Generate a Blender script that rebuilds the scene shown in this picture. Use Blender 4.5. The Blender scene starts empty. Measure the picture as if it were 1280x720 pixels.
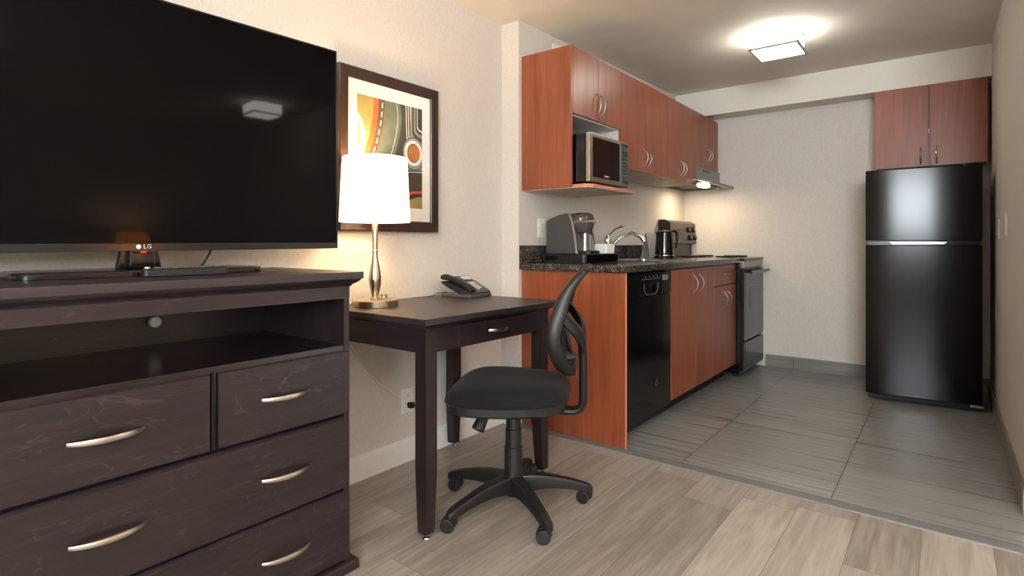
import bpy, bmesh, math, random
from mathutils import Vector, Matrix
random.seed(7)
C = bpy.context.scene.collection
PI = math.pi
V = Vector

# ------------------------------------------------------------------ mesh builder
class MB:
    def __init__(self):
        self.v = []; self.f = []; self.mi = []; self.cur = 0
    def add(self, vs, fs):
        b = len(self.v)
        self.v += [V(p) for p in vs]
        for f in fs:
            self.f.append([b + i for i in f]); self.mi.append(self.cur)
        return self
    def from_bm(self, bm):
        bm.verts.ensure_lookup_table(); bm.verts.index_update()
        self.add([v.co.copy() for v in bm.verts], [[v.index for v in f.verts] for f in bm.faces])
        bm.free()
    def box(self, x0, x1, y0, y1, z0, z1, bev=0.0, seg=2, mat=None):
        bm = bmesh.new()
        bmesh.ops.create_cube(bm, size=1)
        sx, sy, sz = abs(x1-x0), abs(y1-y0), abs(z1-z0)
        for v in bm.verts:
            v.co = V((v.co.x*sx, v.co.y*sy, v.co.z*sz))
        if bev > 0:
            bev = min(bev, sx*.45, sy*.45, sz*.45)
            bmesh.ops.bevel(bm, geom=list(bm.edges), offset=bev, segments=seg, profile=.6, affect='EDGES')
        c = V(((x0+x1)/2, (y0+y1)/2, (z0+z1)/2))
        for v in bm.verts:
            v.co = v.co + c
            if mat is not None: v.co = mat @ v.co
        self.from_bm(bm); return self
    def hexa(self, bottom, top, bev=0.0):
        bm = bmesh.new()
        a = [bm.verts.new(p) for p in bottom]; b = [bm.verts.new(p) for p in top]
        bm.faces.new(a[::-1]); bm.faces.new(b)
        n = len(a)
        for i in range(n):
            j = (i+1) % n
            bm.faces.new((a[i], a[j], b[j], b[i]))
        bmesh.ops.recalc_face_normals(bm, faces=bm.faces)
        if bev: bmesh.ops.bevel(bm, geom=list(bm.edges), offset=bev, segments=2, profile=.6, affect='EDGES')
        self.from_bm(bm); return self
    def prism(self, poly, axis, a0, a1, bev=0.0, seg=2):
        """poly 2d in the two other axes (cyclic order), extruded along axis"""
        def P(u, w, t):
            return {'x': (t, u, w), 'y': (u, t, w), 'z': (u, w, t)}[axis]
        return self.hexa([P(u, w, a0) for u, w in poly], [P(u, w, a1) for u, w in poly], bev)
    def ring_loft(self, rings, cap=True, closed=False):
        n = len(rings[0]); vs = [p for r in rings for p in r]; fs = []
        m = len(rings)
        for k in range(m if closed else m-1):
            k2 = (k+1) % m
            for i in range(n):
                j = (i+1) % n
                fs.append((k*n+i, k*n+j, k2*n+j, k2*n+i))
        if cap and not closed:
            fs.append(tuple(range(n))[::-1]); fs.append(tuple((m-1)*n+i for i in range(n)))
        self.add(vs, fs); return self
    def tube(self, pts, r, seg=12, cap=True, flat=None, closed=False):
        pts = [V(p) for p in pts]; n = len(pts)
        rs = r if isinstance(r, (list, tuple)) else [r]*n
        t0 = (pts[1]-pts[0]).normalized()
        up = V((0, 0, 1)) if abs(t0.z) < .9 else V((1, 0, 0))
        nrm = (up - t0*up.dot(t0)).normalized()
        rings = []; prev = t0
        for i in range(n):
            if closed: t = (pts[(i+1) % n]-pts[i-1]).normalized()
            elif i == 0: t = t0
            elif i == n-1: t = (pts[-1]-pts[-2]).normalized()
            else: t = ((pts[i+1]-pts[i]).normalized()+(pts[i]-pts[i-1]).normalized()).normalized()
            q = prev.rotation_difference(t); nrm = q @ nrm
            nrm = (nrm - t*nrm.dot(t)).normalized(); b = t.cross(nrm); prev = t
            fx, fy = flat if flat else (1, 1)
            rings.append([pts[i] + nrm*(math.cos(2*PI*k/seg)*rs[i]*fx) + b*(math.sin(2*PI*k/seg)*rs[i]*fy) for k in range(seg)])
        return self.ring_loft(rings, cap, closed)
    def cyl(self, p0, p1, r0, r1=None, seg=24, bev=0):
        r1 = r0 if r1 is None else r1
        p0, p1 = V(p0), V(p1)
        if bev:
            d = (p1-p0).normalized()
            return self.tube([p0, p0+d*bev*.3, p0+d*bev, p1-d*bev, p1-d*bev*.3, p1], [r0-bev, r0-bev*.3, r0, r1, r1-bev*.3, r1-bev], seg)
        return self.tube([p0, p1], [r0, r1], seg)
    def lathe(self, prof, c=(0, 0, 0), seg=40, cap=True):
        rings = []
        for r, z in prof:
            rings.append([V((c[0]+r*math.cos(2*PI*k/seg), c[1]+r*math.sin(2*PI*k/seg), c[2]+z)) for k in range(seg)])
        return self.ring_loft(rings, cap)
    def rbox(self, poly_fn, zs):
        """stack of rounded outlines: zs = [(z, inset)]"""
        rings = [[V((p[0], p[1], z)) for p in poly_fn(i)] for z, i in zs]
        return self.ring_loft(rings, True)
    def xform(self, M):
        self.v = [M @ p for p in self.v]; return self
    def text(self, s, size, M, depth=.0006):
        cu = bpy.data.curves.new('t', 'FONT'); cu.body = s; cu.size = size; cu.extrude = depth
        cu.align_x = 'CENTER'; cu.align_y = 'CENTER'; cu.resolution_u = 2
        o = bpy.data.objects.new('t', cu); C.objects.link(o)
        dg = bpy.context.evaluated_depsgraph_get(); dg.update()
        me = bpy.data.meshes.new_from_object(o.evaluated_get(dg))
        self.add([M @ v.co for v in me.vertices], [list(p.vertices) for p in me.polygons])
        bpy.data.objects.remove(o); bpy.data.curves.remove(cu); bpy.data.meshes.remove(me)
        return self

def rrect(x0, x1, y0, y1, r, n=6):
    """function of inset -> rounded rectangle outline"""
    def f(i):
        out = []; a0, a1, b0, b1 = x0+i, x1-i, y0+i, y1-i; rr = max(r-i, .001)
        for cx, cy, s in ((a1-rr, b1-rr, 0), (a0+rr, b1-rr, PI/2), (a0+rr, b0+rr, PI), (a1-rr, b0+rr, 1.5*PI)):
            for k in range(n+1):
                a = s + k*PI/2/n; out.append((cx+rr*math.cos(a), cy+rr*math.sin(a)))
        return out
    return f

ORI = {}
def finish_mesh(name, mb, mats, origin, ang=35):
    me = bpy.data.meshes.new(name)
    me.from_pydata([tuple(p-origin) for p in mb.v], [], mb.f)
    me.update()
    mats = mats if isinstance(mats, (list, tuple)) else [mats]
    for m in mats: me.materials.append(m)
    for i, p in enumerate(me.polygons):
        p.material_index = mb.mi[i]
    bm = bmesh.new(); bm.from_mesh(me)
    bmesh.ops.recalc_face_normals(bm, faces=bm.faces)
    for f in bm.faces: f.smooth = True
    la = math.radians(ang)
    for e in bm.edges:
        e.smooth = len(e.link_faces) == 2 and e.calc_face_angle(0) < la
    bm.to_mesh(me); bm.free()
    return me
def part(name, mb, mats, parent=None, ang=35, label=None):
    xs = [p.x for p in mb.v]; ys = [p.y for p in mb.v]; zs = [p.z for p in mb.v]
    c = V(((min(xs)+max(xs))/2, (min(ys)+max(ys))/2, (min(zs)+max(zs))/2))
    if parent is None: c.z = min(zs)
    me = finish_mesh(name, mb, mats, c, ang)
    o = bpy.data.objects.new(name, me); C.objects.link(o)
    if parent is not None:
        o.parent = parent; o.location = c - ORI[parent]
    else: o.location = c
    ORI[o] = c
    wn = o.modifiers.new('weighted_normals', 'WEIGHTED_NORMAL'); wn.keep_sharp = True; wn.weight = 80
    if label: o['label'] = label
    return o
def thing(name, label, cat, loc, rz=None, group=None, rx=0, ry=0):
    o = bpy.data.objects.new(name, None); C.objects.link(o)
    o.empty_display_size = .05
    o.location = loc
    if rz is None: ORI[o] = V(loc)
    else:
        o.rotation_euler = (rx, ry, rz); ORI[o] = V((0, 0, 0))
    o['label'] = label; o['category'] = cat
    if group: o['group'] = group
    return o
def single(name, mb, mats, label, cat, group=None, ang=35):
    o = part(name, mb, mats, None, ang); o['label'] = label; o['category'] = cat
    if group: o['group'] = group
    return o
def struct(name, mb, mats, ang=35):
    o = part(name, mb, mats, None, ang); o['kind'] = 'structure'; return o

# ------------------------------------------------------------------ materials
def lin(c):
    return tuple(((x/255)/12.92 if x/255 <= .04045 else ((x/255+.055)/1.055)**2.4) for x in c) + (1,)
class NT:
    def __init__(s, name):
        s.m = bpy.data.materials.new(name); s.m.use_nodes = True
        s.t = s.m.node_tree; s.n = s.t.nodes; s.b = s.n['Principled BSDF']; s.o = s.n['Material Output']
    def new(s, typ, **kw):
        n = s.n.new(typ)
        for k, v in kw.items(): setattr(n, k, v)
        return n
    def link(s, a, b): s.t.links.new(a, b)
    def math(s, op, a, b=None, c=None):
        n = s.new('ShaderNodeMath', operation=op)
        for i, x in enumerate((a, b, c)):
            if x is None: continue
            if isinstance(x, (int, float)): n.inputs[i].default_value = x
            else: s.link(x, n.inputs[i])
        return n.outputs[0]
    def pos(s): 
        return s.new('ShaderNodeNewGeometry').outputs['Position']
    def mapped(s, scale=(1, 1, 1), loc=(0, 0, 0), rot=(0, 0, 0), src=None):
        m = s.new('ShaderNodeMapping'); m.inputs['Scale'].default_value = scale
        m.inputs['Location'].default_value = loc; m.inputs['Rotation'].default_value = rot
        s.link(src or s.pos(), m.inputs['Vector']); return m.outputs[0]
    def noise(s, vec, scale=5, detail=4, rough=.5, dist=0):
        n = s.new('ShaderNodeTexNoise'); n.inputs['Scale'].default_value = scale
        n.inputs['Detail'].default_value = detail; n.inputs['Roughness'].default_value = rough
        n.inputs['Distortion'].default_value = dist
        s.link(vec, n.inputs['Vector']); return n.outputs['Fac']
    def ramp(s, fac, stops):
        n = s.new('ShaderNodeValToRGB'); e = n.color_ramp.elements
        e[0].position, e[0].color = stops[0]; e[1].position, e[1].color = stops[-1]
        for p, c in stops[1:-1]:
            x = e.new(p); x.color = c
        s.link(fac, n.inputs[0]); return n.outputs[0]
    def mix(s, fac, a, b, mode='MIX'):
        n = s.new('ShaderNodeMix', data_type='RGBA', blend_type=mode)
        for i, x in ((0, fac), (6, a), (7, b)):
            if isinstance(x, (int, float)): n.inputs[i].default_value = x
            elif isinstance(x, tuple): n.inputs[i].default_value = x
            else: s.link(x, n.inputs[i])
        return n.outputs[2]
    def bump(s, h, strength=.2, dist=.002):
        n = s.new('ShaderNodeBump'); n.inputs['Strength'].default_value = strength
        n.inputs['Distance'].default_value = dist
        s.link(h, n.inputs['Height']); s.link(n.outputs[0], s.b.inputs['Normal'])
    def set(s, **kw):
        for k, v in kw.items():
            i = s.b.inputs[k.replace('_', ' ')]
            if isinstance(v, (int, float, tuple)): i.default_value = v
            else: s.link(v, i)
        return s
def plain(name, col, rough=.5, metal=0, spec=.5, coat=0, var=.06, nscale=40, bump=0, coat_rough=.05):
    t = NT(name); c = lin(col)
    nz = t.noise(t.mapped(), nscale, 3)
    lo = tuple(x*(1-var) for x in c[:3])+(1,); hi = tuple(min(1, x*(1+var)) for x in c[:3])+(1,)
    t.set(Base_Color=t.ramp(nz, [(.3, lo), (.7, hi)]), Roughness=rough, Metallic=metal,
          Specular_IOR_Level=spec, Coat_Weight=coat, Coat_Roughness=coat_rough)
    if bump: t.bump(nz, bump, .001)
    return t.m
def cherry(name, axis='z'):
    t = NT(name)
    sc = {'z': (1, 1, .05), 'y': (1, .05, 1)}[axis]
    v = t.mapped(sc)
    a = t.noise(v, 60, 5, .6, .4); b = t.noise(t.mapped({'z': (1, 1, .12), 'y': (1, .12, 1)}[axis]), 9, 3, .5, 1.2)
    f = t.math('ADD', t.math('MULTIPLY', a, .6), t.math('MULTIPLY', b, .4))
    col = t.ramp(f, [(.3, lin((112, 53, 28))), (.5, lin((134, 67, 38))), (.7, lin((152, 82, 50)))])
    t.set(Base_Color=col, Roughness=.36, Specular_IOR_Level=.7)
    return t.m
def espresso(name, axis, a=(24, 18, 20), b=(45, 35, 38), rough=.32, figure=True, spec=.5):
    t = NT(name)
    sc = {'z': (1, 1, .06), 'y': (1, .06, 1), 'x': (.06, 1, 1)}[axis]
    sf = {'z': (1, 1, .25), 'y': (1, .25, 1), 'x': (.25, 1, 1)}[axis]
    n1 = t.noise(t.mapped(sc), 70, 5, .6, .3)
    n2 = t.noise(t.mapped(sf), 5, 3, .5, .6)
    col = t.ramp(n1, [(.3, lin(a)), (.7, lin(b))])
    if figure:
        w = t.math('FRACT', t.math('MULTIPLY', t.noise(t.mapped(sf), 8, 3, .5, .8), 16))
        line = t.math('MULTIPLY', t.math('GREATER_THAN', w, .9), t.math('GREATER_THAN', t.noise(t.mapped(sf), 22, 2), .52))
        col = t.mix(t.math('MULTIPLY', line, .2), col, lin((104, 88, 86)))
    col = t.mix(t.math('MULTIPLY', t.noise(t.mapped(sf), 3, 2), .35), col, lin((24, 15, 17)))
    t.set(Base_Color=col, Roughness=rough, Specular_IOR_Level=spec)
    t.bump(n1, .08, .0006)
    return t.m
def metal(name, col, rough=.25, brushed=0):
    t = NT(name)
    nz = t.noise(t.mapped((1, 1, 25) if brushed else (1, 1, 1)), 30, 3)
    c = lin(col); t.set(Base_Color=t.mix(t.math('MULTIPLY', nz, .25), c, tuple(x*.7 for x in c[:3])+(1,)), Metallic=1.0, Roughness=rough)
    return t.m
def emit(name, col, strength, base=(240, 240, 235)):
    t = NT(name); nz = t.noise(t.mapped(), 3, 2)
    t.set(Base_Color=t.mix(t.math('MULTIPLY', nz, .1), lin(base), lin(base)), Emission_Color=lin(col), Emission_Strength=strength, Roughness=.4)
    return t.m
def wallpaper(name, c1, c2):
    t = NT(name)
    h = t.noise(t.mapped((6, 6, 60)), 12, 3, .6); v = t.noise(t.mapped((70, 70, 5)), 8, 3, .6)
    f = t.math('MULTIPLY', t.math('ADD', h, v), .5)
    f2 = t.noise(t.mapped(), 160, 2, .7)
    f = t.math('ADD', t.math('MULTIPLY', f, .75), t.math('MULTIPLY', f2, .25))
    t.set(Base_Color=t.ramp(f, [(.36, lin(c1)), (.64, lin(c2))]), Roughness=.75, Specular_IOR_Level=.25)
    t.bump(f, .3, .0015)
    return t.m

def wood_floor():
    t = NT('floor_planks'); W = .195; L = 1.22
    sep = t.new('ShaderNodeSeparateXYZ'); t.link(t.pos(), sep.inputs[0])
    X, Y = sep.outputs[0], sep.outputs[1]
    u = t.math('DIVIDE', t.math('ADD', X, .455+20*W), W)
    i = t.math('FLOOR', u)
    wn = t.new('ShaderNodeTexWhiteNoise', noise_dimensions='1D'); t.link(i, wn.inputs['W'])
    v = t.math('ADD', t.math('DIVIDE', Y, L), t.math('MULTIPLY', wn.outputs['Value'], 7.3))
    j = t.math('FLOOR', v)
    cb = t.new('ShaderNodeCombineXYZ'); t.link(i, cb.inputs[0]); t.link(j, cb.inputs[1])
    w2 = t.new('ShaderNodeTexWhiteNoise', noise_dimensions='3D'); t.link(cb.outputs[0], w2.inputs['Vector'])
    r = w2.outputs['Value']
    # grain, shifted per plank
    off = t.new('ShaderNodeVectorMath', operation='MULTIPLY_ADD')
    t.link(w2.outputs['Color'], off.inputs[0]); off.inputs[1].default_value = (3, 9, 5); t.link(t.pos(), off.inputs[2])
    g1 = t.noise(t.mapped((1, .045, 1), src=off.outputs[0]), 70, 5, .62, .3)
    g2 = t.noise(t.mapped((1, .13, 1), src=off.outputs[0]), 7, 3, .5, .7)
    ring = t.math('PINGPONG', t.math('MULTIPLY', g2, 11), 1.0)
    f = t.math('ADD', t.math('MULTIPLY', g1, .62), t.math('MULTIPLY', ring, .14))
    f = t.math('ADD', f, t.math('MULTIPLY', t.math('SUBTRACT', r, .5), .3))
    col = t.ramp(f, [(.18, lin((126, 117, 108))), (.4, lin((152, 143, 134))), (.6, lin((170, 162, 153)))])
    su = t.math('PINGPONG', u, .5); sv = t.math('PINGPONG', v, .5)
    seam = t.math('MAXIMUM', t.math('LESS_THAN', su, .009), t.math('LESS_THAN', sv, .0014))
    col = t.mix(t.math('MULTIPLY', seam, .5), col, lin((95, 80, 66)))
    t.set(Base_Color=col, Roughness=t.math('ADD', t.math('MULTIPLY', g1, .2), .3), Specular_IOR_Level=.42)
    t.bump(t.math('SUBTRACT', g1, seam), .08, .001)
    return t.m
def tile_floor():
    t = NT('floor_tiles'); W = .618
    sep = t.new('ShaderNodeSeparateXYZ'); t.link(t.pos(), sep.inputs[0])
    X, Y = sep.outputs[0], sep.outputs[1]
    u = t.math('DIVIDE', t.math('ADD', X, .982+4*W), W); i = t.math('FLOOR', u)
    v = t.math('ADD', t.math('DIVIDE', t.math('SUBTRACT', Y, 2.82), W), t.math('MULTIPLY', t.math('SUBTRACT', i, 4), -.44))
    v = t.math('ADD', v, 20); j = t.math('FLOOR', v)
    cb = t.new('ShaderNodeCombineXYZ'); t.link(i, cb.inputs[0]); t.link(j, cb.inputs[1])
    w2 = t.new('ShaderNodeTexWhiteNoise', noise_dimensions='3D'); t.link(cb.outputs[0], w2.inputs['Vector'])
    off = t.new('ShaderNodeVectorMath', operation='MULTIPLY_ADD')
    t.link(w2.outputs['Color'], off.inputs[0]); off.inputs[1].default_value = (5, 7, 5); t.link(t.pos(), off.inputs[2])
    s1 = t.noise(t.mapped((.018, 1, 1), src=off.outputs[0]), 44, 3, .6, .1)
    s2 = t.noise(t.mapped((.03, 1, 1), src=off.outputs[0]), 13, 2, .5, .1)
    f = t.math('ADD', t.math('MULTIPLY', s1, .65), t.math('MULTIPLY', s2, .35))
    col = t.ramp(f, [(.32, lin((113, 112, 109))), (.5, lin((129, 128, 125))), (.72, lin((158, 157, 155)))])
    su = t.math('PINGPONG', u, .5); sv = t.math('PINGPONG', v, .5)
    g = t.math('MAXIMUM', t.math('LESS_THAN', su, .0045), t.math('MULTIPLY', t.math('LESS_THAN', sv, .003), .4))
    col = t.mix(g, col, lin((78, 75, 70)))
    t.set(Base_Color=col, Roughness=t.math('ADD', t.math('MULTIPLY', s1, .2), .2), Specular_IOR_Level=.5)
    t.bump(t.math('SUBTRACT', t.math('MULTIPLY', s1, .2), g), .1, .001)
    return t.m
def tile_base(name, axis):
    t = NT(name)
    s1 = t.noise(t.mapped({'x': (.05, 1, 1), 'y': (1, .05, 1)}[axis]), 30, 4, .6)
    sep = t.new('ShaderNodeSeparateXYZ'); t.link(t.pos(), sep.inputs[0])
    u = t.math('DIVIDE', t.math('ADD', sep.outputs[0 if axis == 'x' else 1], .985), .62)
    g = t.math('LESS_THAN', t.math('PINGPONG', u, .5), .004)
    col = t.mix(g, t.ramp(s1, [(.3, lin((112, 108, 104))), (.7, lin((140, 136, 131)))]), lin((86, 83, 80)))
    t.set(Base_Color=col, Roughness=.35); return t.m
def granite():
    t = NT('granite_laminate')
    n = t.new('ShaderNodeTexVoronoi'); n.inputs['Scale'].default_value = 230; t.link(t.mapped(), n.inputs['Vector'])
    sepc = t.new('ShaderNodeSeparateColor'); t.link(n.outputs['Color'], sepc.inputs[0])
    f = t.math('ADD', t.math('MULTIPLY', sepc.outputs[0], .6), t.math('MULTIPLY', t.noise(t.mapped(), 60, 4, .7), .45))
    col = t.ramp(f, [(.28, lin((18, 15, 15))), (.55, lin((48, 41, 39))), (.72, lin((80, 69, 65))), (.88, lin((140, 128, 122)))])
    t.set(Base_Color=col, Roughness=.16, Specular_IOR_Level=.5); return t.m
def knit(name, col, mul=1.35, rough=.9, scale=900):
    t = NT(name); c = lin(col)
    w = t.noise(t.mapped(), scale, 2, .6); w2 = t.noise(t.mapped(), 18, 3)
    f = t.math('ADD', t.math('MULTIPLY', w, .5), t.math('MULTIPLY', w2, .5))
    t.set(Base_Color=t.ramp(f, [(.3, tuple(x*.7 for x in c[:3])+(1,)), (.7, tuple(x*mul for x in c[:3])+(1,))]), Roughness=rough, Specular_IOR_Level=.2,
          Sheen_Weight=.04)
    t.bump(w, .3, .0008); return t.m

M = {}
M['wall'] = wallpaper('wallpaper_beige', (190, 184, 176), (216, 211, 204))
M['paint'] = plain('soffit_paint', (222, 218, 208), .7, var=.02)
M['ceil'] = plain('ceiling_paint', (228, 222, 211), .85, var=.03, nscale=6, bump=.05)
M['white'] = plain('white_trim', (226, 224, 219), .45, var=.02)
M['planks'] = wood_floor(); M['tiles'] = tile_floor()
M['tbx'] = tile_base('tile_skirting_across', 'x'); M['tby'] = tile_base('tile_skirting_along', 'y')
M['strip'] = plain('threshold_strip_grey', (108, 111, 110), .45)
M['cherry'] = cherry('cherry_laminate'); 
M['cherry_in'] = plain('cabinet_interior_white', (208, 205, 200), .5, var=.02)
M['cherry_edge'] = plain('cherry_edge_band', (196, 128, 96), .4, var=.05)
M['under'] = plain('cabinet_underside', (190, 178, 160), .55, var=.03)
M['gran'] = granite()
M['esp_y'] = espresso('espresso_wood_lengthwise', 'y'); M['esp_z'] = espresso('espresso_wood_upright', 'z', figure=False)
M['esp_x'] = espresso('espresso_wood_crosswise', 'x', figure=False)
M['esp_top'] = espresso('espresso_top', 'y', (34, 27, 30), (54, 45, 48), .36, False, .6)
M['chrome'] = metal('chrome', (215, 215, 215), .12); M['nickel'] = metal('brushed_nickel', (196, 188, 176), .28)
M['brass'] = metal('satin_champagne_metal', (200, 186, 162), .28, 1)
M['steel'] = metal('stainless_steel', (150, 150, 150), .3)
M['gloss'] = plain('gloss_black_enamel', (8, 8, 9), .12, var=.03)
M['fridge'] = plain('fridge_black_enamel', (6, 6, 7), .17, var=.03, spec=.3)
M['plas'] = plain('black_plastic', (20, 20, 21), .46, var=.08)
M['plas_gloss'] = plain('gloss_black_plastic', (12, 12, 13), .15, var=.05)
M['dark'] = plain('matt_black', (12, 12, 12), .7, var=.08)
M['grey_plas'] = plain('dark_grey_plastic', (66, 66, 66), .38, var=.05)
M['fabric'] = knit('chair_fabric', (19, 19, 20)); M['mesh'] = knit('chair_mesh', (17, 17, 18), scale=500)
M['shelf_gloss'] = espresso('espresso_shelf', 'y', (20, 14, 15), (36, 26, 27), .2, False, .6)
M['ceramic'] = plain('white_ceramic', (225, 225, 222), .2, var=.02)
M['mark'] = plain('printed_grey_mark', (190, 190, 190), .5, var=.02)
M['screw'] = metal('dull_metal', (130, 128, 125), .4)

# ------------------------------------------------------------------ camera
th = math.atan2(541, 698)
cam = bpy.data.cameras.new('camera'); co = bpy.data.objects.new('camera', cam); C.objects.link(co)
cam.sensor_width = 36; cam.lens = 698/1280*36; cam.shift_y = -55/1280
cam.clip_start = .02
co.location = (0, 0, 1.03); co.rotation_euler = (PI/2, 0, th)
bpy.context.scene.camera = co

# ------------------------------------------------------------------ room
LX = -2.03; KX = -1.905; JY = 2.52; BY = 5.06; RX = .245; RY = 2.85; CZ = 2.295; FX = 2.9; NY = -2.6
def cz(y): return CZ if y < 2.5 else CZ + (y-2.5)*.0255
struct('floor', MB().box(LX-.1, FX+.1, NY-.1, 2.53, -.05, 0), M['planks'])
o = struct('floor', MB().box(KX-.1, RX+.1, 2.53, BY+.1, -.05, 0), M['tiles'])
m = MB()
x0, x1 = LX-.1, FX+.1
m.hexa([(x0, NY-.1, CZ), (x1, NY-.1, CZ), (x1, 2.5, CZ), (x0, 2.5, CZ)], [(x0, NY-.1, CZ+.1), (x1, NY-.1, CZ+.1), (x1, 2.5, CZ+.1), (x0, 2.5, CZ+.1)])
m.hexa([(x0, 2.5, CZ), (x1, 2.5, CZ), (x1, BY+.1, cz(BY+.1)), (x0, BY+.1, cz(BY+.1))], [(x0, 2.5, CZ+.1), (x1, 2.5, CZ+.1), (x1, BY+.1, CZ+.2), (x0, BY+.1, CZ+.2)])
struct('ceiling', m, M['ceil'])
H = 2.6
struct('wall_left', MB().box(LX-.1, LX, NY-.1, JY, 0, H), M['wall'])
struct('wall_kitchen_left', MB().box(LX-.1, KX, JY, BY+.1, 0, H), M['wall'])
struct('wall_back', MB().box(KX, RX, BY, BY+.1, 0, H), M['wall'])
struct('wall_right', MB().box(RX, FX+.1, RY, BY+.1, 0, H), M['wall'])
struct('wall_far_right', MB().box(FX, FX+.1, NY-.1, RY, 0, H), M['wall'])
# rear wall with a window opening
wx0, wx1, wz0, wz1 = .35, 1.85, 1.18, 2.2
m = MB(); m.box(LX, wx0, NY-.1, NY, 0, H); m.box(wx1, FX, NY-.1, NY, 0, H); m.box(wx0, wx1, NY-.1, NY, 0, wz0); m.box(wx0, wx1, NY-.1, NY, wz1, H)
struct('wall_rear', m, M['wall'])
m = MB()
for a, b, c, d in ((wx0, wx1, wz0, wz0+.05), (wx0, wx1, wz1-.05, wz1), (wx0, wx0+.05, wz0, wz1), (wx1-.05, wx1, wz0, wz1), ((wx0+wx1)/2-.025, (wx0+wx1)/2+.025, wz0, wz1)):
    m.box(a, b, NY-.08, NY-.03, c, d, .004)
struct('window_1', m, M['white'])
# soffit, skirtings, threshold
struct('trim_1', MB().hexa([(KX, 4.85, 2.14), (RX, 4.85, 2.14), (RX, BY, 2.14), (KX, BY, 2.14)], [(KX, 4.85, cz(4.85)), (RX, 4.85, cz(4.85)), (RX, BY, cz(BY)), (KX, BY, cz(BY))]), M['paint'])
m = MB()
m.prism([(LX, 0), (LX+.022, 0), (LX+.022, .085), (LX+.012, .1), (LX, .105)][::1], 'y', NY, JY)
struct('baseboard_left', m, M['white'])
struct('baseboard_kitchen_corner', MB().box(LX+.02, KX, JY-.016, JY, 0, .105, .004), M['white'])
struct('baseboard_back', MB().box(-1.2, RX-.012, BY-.012, BY, 0, .1, .002), M['tbx'])
struct('baseboard_right', MB().box(RX-.012, RX, RY, BY, 0, .1, .002), M['tby'])
struct('trim_2', MB().prism([(2.495, 0), (2.565, 0), (2.562, .005), (2.545, .008), (2.515, .008), (2.498, .005)], 'x', -1.9, RX), M['strip'])

# ------------------------------------------------------------------ handles
def bow(p, axis, length, proj, w=.006, mat='nickel', parent=None, name='handle', flat=(1, 1), out=(1, 0, 0)):
    p = V(p); out = V(out); ax = V(axis); pts = []; rs = []
    for k in range(17):
        t = -1 + 2*k/16
        pts.append(p + ax*(length/2*t) + out*(proj*(1-t*t)**.8 if abs(t) < 1 else 0)); rs.append(w*(.65+.35*(1-t*t)))
    m = MB().tube(pts, rs, 10, flat=flat)
    return part(name, m, M[mat], parent)

# ------------------------------------------------------------------ TV console (dresser)
dx0, dx1, dy0, dy1 = -1.995, -1.492, .215, 1.085
cons = thing('tv_console', 'wide dark espresso wooden chest with open shelf above five drawers, under the television', 'dresser', ((dx0+dx1)/2, (dy0+dy1)/2, 0))
m = MB()
m.box(dx0-.005, -1.462, dy0-.03, 1.117, .92, .943, .003)
part('top', m, M['esp_top'], cons)
m = MB()   # cove moulding under the top
prof = [(0, .92), (-.028, .92), (-.026, .914), (-.016, .908), (-.006, .902), (0, .9)]
def cove(off_front, off_side):
    pass
rings = []
for inset, z in ((.006, .92), (.008, .915), (.016, .908), (.026, .902), (.029, .896)):
    xf = -1.462-inset; ys = dy0-.03+inset; ye = 1.117-inset
    rings.append([V((dx0, ys, z)), V((xf, ys, z)), V((xf, ye, z)), V((dx0, ye, z))])
m.ring_loft(rings)
part('moulding', m, M['esp_y'], cons)
m = MB()
m.box(dx0, dx1-.012, dy0, dy0+.022, .03, .9, .002); part('side_panel', m, M['esp_z'], cons); m = MB(); m.box(dx0, dx1-.002, dy1-.02, dy1, .03, .9, .002)
part('side_panel', m, M['esp_z'], cons)
m = MB(); m.box(dx0, dx0+.02, dy0+.02, dy1-.02, .03, .9); part('back_panel', m, M['esp_y'], cons)
m = MB(); m.box(dx1-.03, dx1, dy0, dy1, .858, .897, .002); part('top_rail', m, M['esp_y'], cons)
m = MB(); m.box(dx0+.02, dx1-.006, dy0+.02, dy1-.02, .695, .712, .001); part('shelf', m, M['shelf_gloss'], cons)
m = MB(); m.box(dx0+.02, dx1-.03, dy0+.02, dy1-.02, .03, .694); part('carcass', m, M['dark'], cons)
m = MB()
m.prism([(-1.474, 0), (-1.474, .024), (-1.48, .03), (dx0, .03), (dx0, 0)], 'y', dy0-.02, 1.108, .001); part('plinth', m, M['esp_y'], cons)
def drawer_front(y0, y1, z0, z1, hys, parent, xf=dx1):
    # slab with chamfered lip on its top edge
    m = MB().prism([(xf-.02, z0), (xf-.001, z0), (xf, z0+.003), (xf, z1-.009), (xf-.011, z1), (xf-.02, z1)], 'y', y0, y1, .0012)
    d = part('drawer', m, M['esp_y'], parent)
    for hy in hys:
        zc = (z0+z1)/2
        bow((xf-.001, hy, zc-.002), (0, 1, .0), .148, .026, .0075, 'nickel', d, flat=(1.0, .55))
    return d
drawer_front(dy0+.002, .659, .497, .700, [.437], cons)
drawer_front(.680, dy1-.001, .497, .700, [.872], cons)
m = MB(); m.box(dx1-.03, dx1-.004, .664, .676, .495, .70, .003, 2); part('drawer_divider', m, M['gloss'], cons)
drawer_front(dy0+.002, dy1-.001, .262, .486, [.44, .872], cons)
drawer_front(dy0+.002, dy1-.001, .036, .252, [.44, .872], cons)
m = MB(); m.lathe([(.0, 0), (.017, 0), (.019, .006), (.019, .014), (.015, .02), (.001, .023)], seg=24)
m.xform(Matrix.Translation((dx0+.02, .70, .785)) @ Matrix.Rotation(PI/2, 4, 'Y'))
part('cable_hole_plug', m, M['ceramic'], cons, label='white round plug on the back panel')

# ------------------------------------------------------------------ television
tvc = V((-1.787, .607, 0))
tv = thing('television', 'large flat black television on its stand, screen switched off', 'television', (tvc.x, tvc.y, .943), math.radians(-2.0))
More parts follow.
